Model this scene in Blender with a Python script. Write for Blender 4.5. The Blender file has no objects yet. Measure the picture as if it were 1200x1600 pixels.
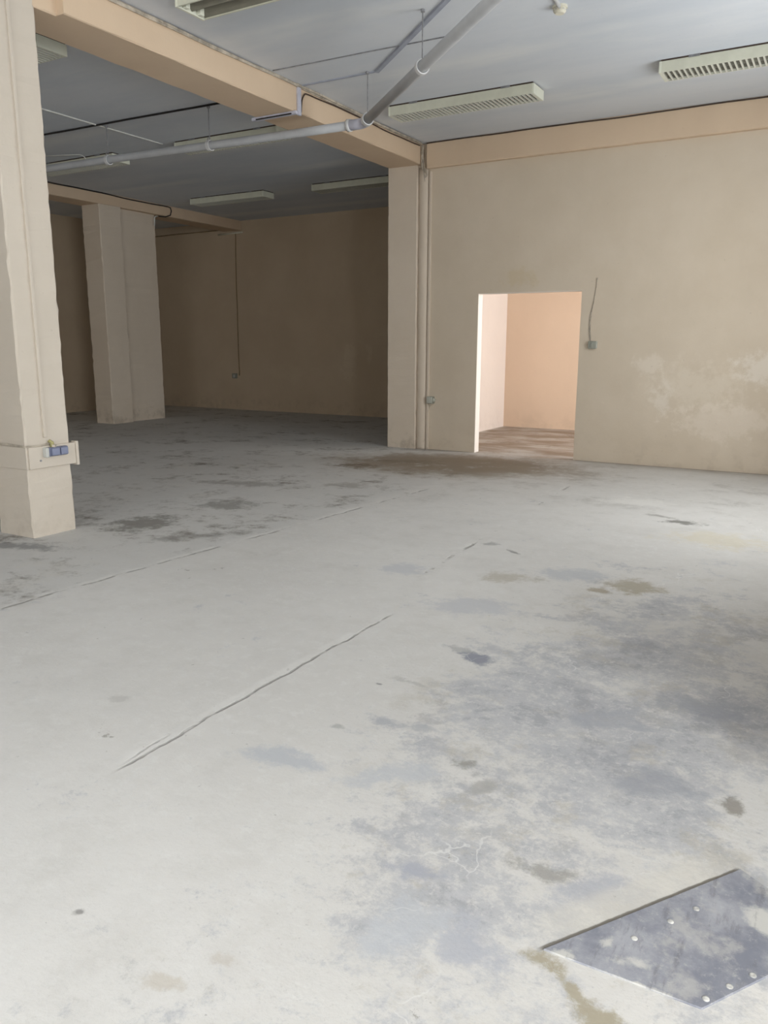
import bpy, bmesh, math, random
from mathutils import Vector, Matrix
random.seed(7)
S = bpy.context.scene
COL = S.collection

# ------------------------------------------------------------------ camera, world, light, exposure
CAM_H = 1.5
F_PX = 1230.8
YAW, PITCH, ROLL = 0.52369, 0.209974, 0.0025317
cam_d = bpy.data.cameras.new('camera')
cam_d.sensor_fit = 'AUTO'; cam_d.sensor_width = 36.0
cam_d.lens = F_PX / 1600 * 36.0
cam_d.clip_start = 0.05
cam = bpy.data.objects.new('camera', cam_d); COL.objects.link(cam)
_d = Vector((-math.sin(YAW)*math.cos(PITCH), math.cos(YAW)*math.cos(PITCH), -math.sin(PITCH)))
_r = Vector((math.cos(YAW), math.sin(YAW), 0)); _u = _r.cross(_d)
_r2 = _r*math.cos(ROLL) + _u*math.sin(ROLL); _u2 = _u*math.cos(ROLL) - _r*math.sin(ROLL)
_m = Matrix((_r2, _u2, -_d)).transposed().to_4x4(); _m.translation = (0, 0, CAM_H)
cam.matrix_world = _m
S.camera = cam

w = bpy.data.worlds.new('World'); S.world = w; w.use_nodes = True
w.node_tree.nodes['Background'].inputs[0].default_value = (0.80, 0.90, 1.0, 1)
w.node_tree.nodes['Background'].inputs[1].default_value = 0.6

def area(name, loc, direction, sx, sy, power, color, spread=180):
    l = bpy.data.lights.new(name, 'AREA'); l.shape = 'RECTANGLE'; l.size = sx; l.size_y = sy
    l.energy = power; l.color = color; l.spread = math.radians(spread)
    o = bpy.data.objects.new(name, l); COL.objects.link(o); o.location = loc
    o.rotation_euler = Vector(direction).to_track_quat('-Z', 'Z').to_euler()
    return o
# daylight entering by the shop windows to the right of and behind the photographer,
# by the window further in and by the side room's own window
DAY = (0.945, 0.98, 1.0)
area('daylight_shopfront', (3.75, -1.3, 2.15), (-1, 0, 0.0), 4.4, 2.5, 870, DAY)
area('daylight_window', (0.75, 7.2, 2.1), (-1, 0, -0.0), 2.8, 2.3, 148, DAY)
area('daylight_front', (-2.2, -4.15, 2.2), (0, 1, 0), 3.2, 2.3, 145, DAY)
area('daylight_side_room', (0.75, 12.0, 1.95), (-1, 0, 0), 2.4, 2.0, 275, (1.0, 0.98, 0.97))

S.view_settings.view_transform = 'Standard'
S.view_settings.look = 'None'
S.view_settings.gamma = 1.0
S.view_settings.use_curve_mapping = False
S.view_settings.exposure = 0.0

# ------------------------------------------------------------------ helpers
def tag(o, label=None, cat=None, group=None, kind=None):
    if label: o['label'] = label
    if cat: o['category'] = cat
    if group: o['group'] = group
    if kind: o['kind'] = kind
    return o

WLOC = {}
def obj(name, bm, mat, parent=None, loc=None, smooth=False):
    """bm holds world coordinates; the object's origin goes to its parent's origin or to loc"""
    o_at = WLOC[parent] if parent is not None else Vector(loc if loc is not None else (0, 0, 0))
    bmesh.ops.translate(bm, verts=bm.verts, vec=-o_at)
    bmesh.ops.recalc_face_normals(bm, faces=bm.faces)
    me = bpy.data.meshes.new(name); bm.to_mesh(me); bm.free()
    me.materials.append(mat)
    if smooth:
        for p in me.polygons: p.use_smooth = True
    o = bpy.data.objects.new(name, me); COL.objects.link(o)
    if parent is not None: o.parent = parent
    else: o.location = o_at
    WLOC[o] = o_at.copy()
    return o

def thing(name, label, cat, loc, group=None):
    o = bpy.data.objects.new(name, None); COL.objects.link(o); o.location = loc
    o.empty_display_size = 0.1
    WLOC[o] = Vector(loc)
    return tag(o, label, cat, group)

def dup(root, loc, label=None, group=None):
    r = root.copy(); COL.objects.link(r); r.location = loc; WLOC[r] = Vector(loc)
    if label: r['label'] = label
    if group: r['group'] = group
    for ch in list(root.children):
        c = ch.copy(); COL.objects.link(c); c.parent = r
        for g in list(ch.children):
            k = g.copy(); COL.objects.link(k); k.parent = c
    return r

def NB(): return bmesh.new()
def box(bm, x0, x1, y0, y1, z0, z1):
    v = [bm.verts.new(p) for p in ((x0,y0,z0),(x1,y0,z0),(x1,y1,z0),(x0,y1,z0),(x0,y0,z1),(x1,y0,z1),(x1,y1,z1),(x0,y1,z1))]
    for f in ((3,2,1,0),(4,5,6,7),(0,1,5,4),(1,2,6,5),(2,3,7,6),(3,0,4,7)):
        bm.faces.new([v[i] for i in f])
    return v
def bevel_all(bm, w_, seg=2):
    bmesh.ops.bevel(bm, geom=list(bm.edges), offset=w_, segments=seg, affect='EDGES', profile=0.6)
    return bm
def rough_prism(bm, prof, z0, z1, nz, amp, axis='z', rnd=random):
    """a closed outline extruded along an axis with worn, slightly uneven edges"""
    rings = []
    for k in range(nz+1):
        t = z0 + (z1-z0)*k/nz
        ring = []
        for (a, b) in prof:
            ja, jb = rnd.uniform(-amp, amp), rnd.uniform(-amp, amp)
            p = {'z': (a+ja, b+jb, t), 'y': (a+ja, t, b+jb), 'x': (t, a+ja, b+jb)}[axis]
            ring.append(bm.verts.new(p))
        rings.append(ring)
    n = len(prof)
    for k in range(nz):
        for i in range(n):
            j = (i+1) % n
            bm.faces.new((rings[k][i], rings[k][j], rings[k+1][j], rings[k+1][i]))
    bm.faces.new(rings[0][::-1]); bm.faces.new(rings[-1])
def rect(a0, a1, b0, b1, c=0.012):
    """rectangle with small chamfers, as an outline"""
    return [(a0+c,b0),(a1-c,b0),(a1,b0+c),(a1,b1-c),(a1-c,b1),(a0+c,b1),(a0,b1-c),(a0,b0+c)]
def tube(bm, pts, r, seg=10, cap=True):
    pts = [Vector(p) for p in pts]
    n = len(pts); rings = []
    ref = None
    for i, p in enumerate(pts):
        t = ((pts[min(i+1, n-1)] - pts[max(i-1, 0)])).normalized()
        if ref is None:
            ref = Vector((0,0,1)) if abs(t.z) < 0.9 else Vector((1,0,0))
        a = (ref - t*ref.dot(t)).normalized(); b = t.cross(a); ref = a
        rr = r[i] if isinstance(r, (list, tuple)) else r
        rings.append([bm.verts.new(p + (a*math.cos(2*math.pi*k/seg) + b*math.sin(2*math.pi*k/seg))*rr) for k in range(seg)])
    for i in range(n-1):
        for k in range(seg):
            j = (k+1) % seg
            bm.faces.new((rings[i][k], rings[i][j], rings[i+1][j], rings[i+1][k]))
    if cap:
        bm.faces.new(rings[0][::-1]); bm.faces.new(rings[-1])
def wavy(p0, p1, n, amp, seed, axis=(0,0,1)):
    rnd = random.Random(seed); p0 = Vector(p0); p1 = Vector(p1); ax = Vector(axis); out = []
    ph = [rnd.uniform(0, 6.28) for _ in range(3)]; L = (p1-p0).length
    for i in range(n+1):
        t = i/n; s = t*L
        o = (math.sin(s*1.7+ph[0])*0.5 + math.sin(s*3.9+ph[1])*0.35 + math.sin(s*8.3+ph[2])*0.15)*amp
        if i in (0, n): o *= 0.3
        out.append(p0.lerp(p1, t) + ax*o)
    return out
def bend(pts, r=0.06, n=5):
    """round the corners of a polyline"""
    pts = [Vector(p) for p in pts]; out = [pts[0]]
    for i in range(1, len(pts)-1):
        a, b, c = pts[i-1], pts[i], pts[i+1]
        d1 = (a-b).normalized(); d2 = (c-b).normalized()
        rr = min(r, (a-b).length*0.45, (c-b).length*0.45)
        s, e = b+d1*rr, b+d2*rr
        for k in range(n+1):
            t = k/n
            out.append(s*(1-t)**2 + b*2*t*(1-t) + e*t*t)
    out.append(pts[-1]); return out

# ------------------------------------------------------------------ material toolkit
class NT:
    def __init__(self, name):
        self.m = bpy.data.materials.new(name); self.m.use_nodes = True
        self.t = self.m.node_tree; self.t.nodes.clear()
        self.out = self.t.nodes.new('ShaderNodeOutputMaterial')
        self.b = self.t.nodes.new('ShaderNodeBsdfPrincipled')
        self.t.links.new(self.b.outputs[0], self.out.inputs[0])
        self.tc = self.t.nodes.new('ShaderNodeTexCoord')
        self.co = self.tc.outputs['Object']
    def put(self, sock, v):
        if isinstance(v, bpy.types.NodeSocket): self.t.links.new(v, sock)
        elif isinstance(v, (tuple, list)) and len(v) == 3 and sock.type == 'RGBA': sock.default_value = (*v, 1)
        else: sock.default_value = v
    def math(self, op, a, b=0.0, clamp=False):
        n = self.t.nodes.new('ShaderNodeMath'); n.operation = op; n.use_clamp = clamp
        self.put(n.inputs[0], a); self.put(n.inputs[1], b); return n.outputs[0]
    def vmath(self, op, a, b=None):
        n = self.t.nodes.new('ShaderNodeVectorMath'); n.operation = op
        self.put(n.inputs[0], a)
        if b is not None: self.put(n.inputs[1], b)
        return n.outputs['Value'] if op in ('LENGTH', 'DOT_PRODUCT') else n.outputs[0]
    def noise(self, scale, detail=6, rough=0.55, co=None, stretch=None, dist=0.0, color=False):
        n = self.t.nodes.new('ShaderNodeTexNoise'); co = co or self.co
        if stretch: co = self.vmath('MULTIPLY', co, stretch)
        self.put(n.inputs['Vector'], co)
        n.inputs['Scale'].default_value = scale; n.inputs['Detail'].default_value = detail
        n.inputs['Roughness'].default_value = rough; n.inputs['Distortion'].default_value = dist
        return n.outputs['Color' if color else 'Fac']
    def ramp(self, v, lo, hi, a=0.0, b=1.0, smooth=True):
        n = self.t.nodes.new('ShaderNodeMapRange'); n.interpolation_type = 'SMOOTHSTEP' if smooth else 'LINEAR'
        self.put(n.inputs['Value'], v)
        n.inputs['From Min'].default_value = lo; n.inputs['From Max'].default_value = hi
        n.inputs['To Min'].default_value = a; n.inputs['To Max'].default_value = b
        return n.outputs[0]
    def mix(self, f, a, b, mode='MIX'):
        n = self.t.nodes.new('ShaderNodeMix'); n.data_type = 'RGBA'; n.blend_type = mode
        self.put(n.inputs['Factor'], f)
        self.put(n.inputs[6], a if not isinstance(a, tuple) else (*a, 1))
        self.put(n.inputs[7], b if not isinstance(b, tuple) else (*b, 1))
        return n.outputs[2]
    def sep(self, co=None):
        n = self.t.nodes.new('ShaderNodeSeparateXYZ'); self.put(n.inputs[0], co or self.co); return n.outputs
    def warp(self, amount, scale, detail=4):
        c = self.noise(scale, detail, color=True)
        d = self.vmath('SUBTRACT', c, (0.5, 0.5, 0.5))
        d = self.vmath('MULTIPLY', d, (amount*2, amount*2, amount*2))
        return self.vmath('ADD', self.co, d)
    def spot(self, co, c, r, ang=0.0, soft=0.5):
        """mask of an ellipse, 1 inside"""
        d = self.vmath('SUBTRACT', co, c)
        if ang:
            n = self.t.nodes.new('ShaderNodeVectorRotate'); n.rotation_type = 'Z_AXIS'
            self.put(n.inputs['Vector'], d); n.inputs['Angle'].default_value = -ang; d = n.outputs[0]
        d = self.vmath('DIVIDE', d, r)
        if soft == 'ragged':
            if not hasattr(self, 'rag'):
                self.rag = self.math('ADD', self.math('MULTIPLY', self.noise(7.5, 10, 0.78), 0.7), self.math('MULTIPLY', self.noise(1.8, 5, 0.6), 0.3))
            m = self.ramp(self.vmath('LENGTH', d), 1.45, 0.25, 0.0, 1.0, smooth=False)
            v = self.math('ADD', m, self.math('MULTIPLY', self.math('SUBTRACT', self.rag, 0.5), 3.6))
            return self.ramp(v, 0.42, 0.95)
        return self.ramp(self.vmath('LENGTH', d), 1.0, soft, 0.0, 1.0)
    def seg(self, co, p, q, wd, soft, fade=0.15):
        """mask of a line on the floor plane from p to q"""
        px, py = p; qx, qy = q; L = math.hypot(qx-px, qy-py); ang = math.atan2(qy-py, qx-px)
        n = self.t.nodes.new('ShaderNodeVectorRotate'); n.rotation_type = 'Z_AXIS'
        self.put(n.inputs['Vector'], self.vmath('SUBTRACT', co, ((px+qx)/2, (py+qy)/2, 0)))
        n.inputs['Angle'].default_value = -ang
        s = self.sep(n.outputs[0])
        along = self.ramp(self.math('ABSOLUTE', s[0]), L/2, L/2-fade, 0, 1)
        acr = self.ramp(self.math('ABSOLUTE', s[1]), wd+soft, wd, 0, 1)
        return self.math('MULTIPLY', along, acr), s[1]
    def fin(self, color, rough=0.8, spec=0.2, bump=None, bdist=0.003, bstr=0.4, metal=0.0):
        self.put(self.b.inputs['Base Color'], color); self.put(self.b.inputs['Roughness'], rough)
        self.b.inputs['Specular IOR Level'].default_value = spec; self.b.inputs['Metallic'].default_value = metal
        if bump is not None:
            n = self.t.nodes.new('ShaderNodeBump'); n.inputs['Strength'].default_value = bstr; n.inputs['Distance'].default_value = bdist
            self.put(n.inputs['Height'], bump); self.t.links.new(n.outputs[0], self.b.inputs['Normal'])
        return self.m

def plain(name, color, rough=0.6, spec=0.3, var=0.12, scale=9.0, metal=0.0, dirt=None):
    n = NT(name)
    f = n.noise(scale, 5)
    c = n.mix(n.ramp(f, 0.3, 0.7), tuple(v*(1-var) for v in color), tuple(min(1, v*(1+var)) for v in color))
    if dirt:
        c = n.mix(n.math('MULTIPLY', n.ramp(n.noise(scale*0.6, 8, 0.7), 0.52, 0.72), 0.6), c, dirt)
    return n.fin(c, rough, spec, bump=n.noise(60, 3), bdist=0.0008, bstr=0.3, metal=metal)

# painted plaster: a limewash of one hue, mottled, with skim patches and scuffs
def plaster(name, col, col2, patches=(), scuff=0.25, bump=0.004):
    n = NT(name)
    cloud = n.noise(0.9, 5, 0.6)
    c = n.mix(n.ramp(cloud, 0.32, 0.68), col, col2)
    streak = n.noise(2.2, 6, 0.6, stretch=(1.0, 1.0, 0.35))
    c = n.mix(n.math('MULTIPLY', n.ramp(streak, 0.45, 0.75), 0.15), c, tuple(v*0.86 for v in col))
    wco = n.warp(0.16, 2.4, 5)
    for (cc, rr, colr, st) in patches:
        c = n.mix(n.math('MULTIPLY', n.spot(wco, cc, rr, 0, 'ragged'), st*0.75), c, colr)
    z = n.sep()[2]
    low = n.math('MULTIPLY', n.ramp(z, 0.45, 0.0), n.ramp(n.noise(5, 6, 0.65), 0.46, 0.66))
    c = n.mix(n.math('MULTIPLY', low, scuff), c, (0.30, 0.24, 0.18))
    sp = n.ramp(n.noise(26, 4, 0.6), 0.68, 0.76)
    c = n.mix(n.math('MULTIPLY', sp, 0.25), c, (0.28, 0.23, 0.18))
    h = n.math('ADD', n.math('MULTIPLY', n.noise(4, 5), 1.0), n.math('MULTIPLY', n.noise(45, 4), 0.25))
    return n.fin(c, 0.85, 0.15, bump=h, bdist=bump*2, bstr=0.5)

PEACH = (0.63, 0.485, 0.35); PEACH2 = (0.66, 0.515, 0.375)
GREYB = (0.60, 0.51, 0.40); GREYB2 = (0.645, 0.555, 0.445)
CREAM = (0.545, 0.485, 0.41); CREAM2 = (0.585, 0.525, 0.45)
M = {}
M['peach'] = plaster('peach_paint', PEACH, PEACH2, scuff=0.0)
M['doorwall'] = plaster('beige_limewash', GREYB, GREYB2, patches=(
    ((-2.15, 10.25, 1.25), (0.22, 0.5, 0.16), (0.74, 0.66, 0.56), 0.7),
    ((-1.55, 10.25, 1.0), (0.75, 0.5, 0.42), (0.72, 0.64, 0.53), 0.55),
    ((-0.7, 10.25, 1.25), (0.55, 0.5, 0.30), (0.76, 0.70, 0.62), 0.7),
    ((-1.15, 10.25, 0.62), (0.95, 0.5, 0.26), (0.75, 0.66, 0.56), 0.6),
    ((-1.95, 10.25, 0.85), (0.16, 0.5, 0.30), (0.74, 0.67, 0.58), 0.7),
    ((-3.9, 10.25, 2.34), (0.35, 0.5, 0.16), (0.56, 0.45, 0.28), 0.55),
    ((-3.02, 10.25, 0.9), (0.25, 0.5, 0.7), (0.58, 0.50, 0.39), 0.4)), scuff=0.2)
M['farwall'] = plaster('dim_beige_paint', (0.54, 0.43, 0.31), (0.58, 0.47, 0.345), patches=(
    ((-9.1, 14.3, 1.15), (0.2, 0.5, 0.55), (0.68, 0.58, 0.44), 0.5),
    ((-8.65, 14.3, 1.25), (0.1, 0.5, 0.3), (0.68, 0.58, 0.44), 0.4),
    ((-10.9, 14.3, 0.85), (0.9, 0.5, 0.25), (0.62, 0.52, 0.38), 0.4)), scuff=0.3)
M['pillar'] = plaster('cream_paint', CREAM, CREAM2, scuff=0.2)
M['pillar2'] = plaster('beige_pillar_paint', (0.62, 0.53, 0.43), (0.66, 0.57, 0.47), scuff=0.45, bump=0.006)
M['sideroom'] = plaster('warm_peach_paint', (0.735, 0.585, 0.46), (0.76, 0.605, 0.475), scuff=0.12)
M['sideroom_left'] = plaster('peach_paint_lit', (0.735, 0.665, 0.62), (0.76, 0.69, 0.64), scuff=0.12)  # same peach paint, colour made paler for the strong light on this wall
M['reveal'] = plaster('reveal_paint_lit', (0.80, 0.75, 0.69), (0.83, 0.78, 0.72), scuff=0.1)  # colour lightened to carry the strong light on the doorway jamb
M['lilac'] = plain('pale_lilac_plastic', (0.52, 0.52, 0.60), 0.45, 0.4)
M['pipe'] = plain('grey_pipe_paint', (0.48, 0.49, 0.505), 0.45, 0.4, 0.06, 5)
M['steel'] = plain('dull_steel', (0.22, 0.22, 0.23), 0.5, 0.5, 0.2, 20)
M['lightsteel'] = plain('pale_painted_steel', (0.66, 0.66, 0.66), 0.45, 0.4)
M['black'] = plain('black_rubber', (0.022, 0.02, 0.02), 0.6, 0.3)
M['dirtycable'] = plain('grimy_beige_cable', (0.44, 0.39, 0.32), 0.7, 0.2, 0.3, 12, dirt=(0.1, 0.08, 0.06))
M['whitecable'] = plain('off_white_cable', (0.66, 0.66, 0.62), 0.6, 0.3, 0.1)
M['darkcable'] = plain('dark_brown_cable', (0.07, 0.05, 0.04), 0.7, 0.2)
M['browncable'] = plain('brownish_cable', (0.26, 0.19, 0.11), 0.7, 0.2)
M['lamp'] = plain('yellowed_lamp_enamel', (0.62, 0.62, 0.51), 0.4, 0.4, 0.05, 6)
M['lampend'] = plain('pale_lamp_plastic', (0.70, 0.71, 0.60), 0.4, 0.4, 0.04, 6)
M['louvre'] = plain('louvre_enamel', (0.68, 0.68, 0.60), 0.35, 0.4, 0.05, 6)
M['reflector'] = plain('dusty_reflector', (0.20, 0.19, 0.15), 0.35, 0.5, 0.1, 6)
M['tubeglass'] = plain('milky_tube', (0.62, 0.62, 0.58), 0.25, 0.5, 0.03)
M['green'] = plain('grey_green_plastic', (0.29, 0.295, 0.25), 0.5, 0.35, 0.08)
M['greenpale'] = plain('pale_grey_green_plastic', (0.46, 0.46, 0.40), 0.5, 0.35, 0.08)
M['blue'] = plain('grey_blue_plastic', (0.145, 0.16, 0.235), 0.42, 0.4, 0.1, 14)
M['bluelid'] = plain('smoky_blue_lid', (0.20, 0.22, 0.315), 0.35, 0.4, 0.08, 14)
M['greyplastic'] = plain('light_grey_plastic', (0.50, 0.50, 0.47), 0.5, 0.35, 0.06)
M['yellow'] = plain('yellow_plastic', (0.36, 0.33, 0.15), 0.5, 0.3, 0.3, 40)
M['cream'] = plain('cream_plastic', (0.66, 0.63, 0.52), 0.5, 0.35, 0.05)
M['bolt'] = plain('worn_bolt', (0.50, 0.495, 0.47), 0.5, 0.4, 0.3, 60)

def ceiling_mat():
    n = NT('grey_whitewash')
    c = n.mix(n.ramp(n.noise(0.8, 5, 0.6, stretch=(0.35, 1.4, 1)), 0.3, 0.7), (0.56, 0.595, 0.64), (0.65, 0.67, 0.70))
    c = n.mix(n.math('MULTIPLY', n.ramp(n.noise(2.6, 7, 0.65, stretch=(0.5, 1, 1)), 0.5, 0.72), 0.35), c, (0.68, 0.70, 0.71))
    # slab joints every 1.5 m, smeared with filler
    wco = n.warp(0.05, 1.3, 3)
    y = n.sep(wco)[1]
    ph = n.math('ABSOLUTE', n.math('SUBTRACT', n.math('FRACT', n.math('DIVIDE', n.math('ADD', y, 0.63), 1.5)), 0.5))
    band = n.ramp(ph, 0.20, 0.02)
    c = n.mix(n.math('MULTIPLY', n.math('MULTIPLY', band, n.ramp(n.noise(1.2, 4, 0.6, stretch=(0.3, 1, 1)), 0.35, 0.6)), 0.75), c, (0.72, 0.73, 0.73))
    fine = n.noise(30, 5, 0.7)
    c = n.mix(n.math('MULTIPLY', n.ramp(fine, 0.66, 0.74), 0.35), c, (0.25, 0.25, 0.27))
    for p in ((-1.07, 7.5), (-2.05, 6.05), (-2.6, 6.6)):
        c = n.mix(n.math('MULTIPLY', n.spot(n.warp(0.03, 20), (p[0], p[1], 0), (0.05, 0.035, 1), 0, 0.4), 0.5), c, (0.2, 0.2, 0.22))
    h = n.math('ADD', n.noise(3, 4), n.math('MULTIPLY', n.noise(35, 4), 0.3))
    return n.fin(c, 0.9, 0.1, bump=h, bdist=0.006, bstr=0.4)
M['ceiling'] = ceiling_mat()

def floor_mat():
    n = NT('dusty_concrete')
    big = n.noise(0.55, 5, 0.6); med = n.noise(2.1, 10, 0.74, dist=0.25); fin = n.noise(13, 9, 0.76)
    wco = n.warp(0.13, 3.0, 7); wco2 = n.warp(0.28, 1.3, 6); wfine = n.warp(0.022, 7.0, 5)
    s = n.sep(wco2); x, y = s[0], s[1]
    grain = n.noise(70, 5, 0.75)
    dust = n.mix(n.ramp(big, 0.35, 0.65), (0.585, 0.57, 0.545), (0.63, 0.615, 0.59))
    dust = n.mix(n.math('MULTIPLY', n.ramp(n.noise(4.5, 10, 0.74), 0.46, 0.66), 0.30), dust, (0.50, 0.485, 0.455))
    dust = n.mix(n.math('MULTIPLY', n.ramp(fin, 0.50, 0.62), 0.35), dust, (0.68, 0.675, 0.65))
    # bare, worn screed showing through the dust: strongest along the right side of the bay
    right = n.math('MULTIPLY', n.ramp(x, -2.0, -0.8), n.ramp(y, 6.8, 4.6))
    z2 = n.spot(wco2, (-0.70, 3.2, 0), (1.25, 1.9, 9), 0.15, 0.1)
    z3 = n.spot(wco2, (-0.90, 1.85, 0), (0.60, 0.55, 9), 0, 0.1)
    wear = n.math('ADD', n.math('MULTIPLY', right, 0.08), n.math('MULTIPLY', z2, 0.095))
    wear = n.math('ADD', wear, n.math('MULTIPLY', z3, 0.035))
    mm = n.math('ADD', n.math('ADD', n.math('MULTIPLY', med, 0.62), n.math('MULTIPLY', fin, 0.38)), n.math('SUBTRACT', wear, 0.042))
    blue = n.ramp(n.math('ADD', mm, n.math('MULTIPLY', n.math('SUBTRACT', grain, 0.5), 0.10)), 0.525, 0.625)
    tone = n.mix(n.ramp(n.noise(2.3, 6, 0.6), 0.35, 0.65), (0.395, 0.40, 0.42), (0.46, 0.462, 0.475))
    tone = n.mix(n.math('MULTIPLY', n.ramp(n.noise(3.1, 5, 0.6), 0.54, 0.68), 0.5), tone, (0.40, 0.38, 0.34))
    c = n.mix(n.math('MULTIPLY', blue, 0.88), dust, tone)
    flk = n.math('MULTIPLY', n.ramp(n.noise(24, 8, 0.78, dist=0.4), 0.53, 0.60), blue)
    c = n.mix(n.math('MULTIPLY', flk, 0.7), c, (0.60, 0.59, 0.57))
    oli = n.math('MULTIPLY', n.ramp(n.noise(2.9, 10, 0.76), 0.53, 0.63), n.ramp(wear, 0.02, 0.09))
    c = n.mix(n.math('MULTIPLY', oli, 0.45), c, (0.43, 0.40, 0.34))
    grit = n.ramp(n.noise(55, 7, 0.8), 0.56, 0.66)
    c = n.mix(n.math('MULTIPLY', grit, n.ramp(wear, 0.0, 0.09, 0.12, 0.45)), c, (0.33, 0.325, 0.32))
    deep = n.math('MULTIPLY', n.ramp(n.math('ADD', mm, n.math('MULTIPLY', n.math('SUBTRACT', grain, 0.5), 0.12)), 0.63, 0.70), n.ramp(wear, 0.03, 0.10))
    c = n.mix(n.math('MULTIPLY', deep, 0.6), c, (0.30, 0.305, 0.325))
    # greyer, dirtier floor beyond the old joint, towards the dark bays
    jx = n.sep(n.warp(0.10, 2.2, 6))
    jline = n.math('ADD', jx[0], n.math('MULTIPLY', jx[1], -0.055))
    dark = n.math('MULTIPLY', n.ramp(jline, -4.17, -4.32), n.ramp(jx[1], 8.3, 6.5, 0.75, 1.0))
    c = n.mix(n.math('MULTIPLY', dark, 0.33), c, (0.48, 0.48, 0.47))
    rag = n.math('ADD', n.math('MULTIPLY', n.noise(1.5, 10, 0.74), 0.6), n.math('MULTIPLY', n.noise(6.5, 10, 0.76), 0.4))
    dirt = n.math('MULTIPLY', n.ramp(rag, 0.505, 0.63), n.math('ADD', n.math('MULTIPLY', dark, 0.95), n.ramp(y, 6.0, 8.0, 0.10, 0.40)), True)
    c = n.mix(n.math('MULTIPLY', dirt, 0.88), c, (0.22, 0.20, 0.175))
    pale = n.math('MULTIPLY', n.ramp(n.noise(1.9, 9, 0.7), 0.55, 0.68), dark)
    c = n.mix(n.math('MULTIPLY', pale, 0.5), c, (0.58, 0.56, 0.515))
    # brown foot-worn ground in front of the doorway and in the side room
    zone = n.spot(wco2, (-4.2, 9.1, 0), (2.7, 1.5, 9), 0.18, 0.25)
    br = n.ramp(n.math('ADD', rag, n.math('MULTIPLY', zone, 0.17)), 0.47, 0.66)
    c = n.mix(n.math('MULTIPLY', n.math('MULTIPLY', br, zone), 0.95), c, (0.26, 0.21, 0.155))
    side = n.math('MULTIPLY', n.ramp(n.sep(wco)[1], 9.75, 10.6), n.ramp(n.sep(wco)[0], -5.6, -5.3))
    c = n.mix(n.math('MULTIPLY', side, n.ramp(n.noise(1.6, 8, 0.66, stretch=(0.6, 1.6, 1)), 0.34, 0.62, 0.45, 0.95)), c, (0.235, 0.175, 0.125))
    # stains
    BR = (0.17, 0.13, 0.09); OL = (0.34, 0.30, 0.22); BL = (0.25, 0.26, 0.30); DK = (0.12, 0.115, 0.11); YE = (0.58, 0.52, 0.38); WH = (0.68, 0.665, 0.63)
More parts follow.
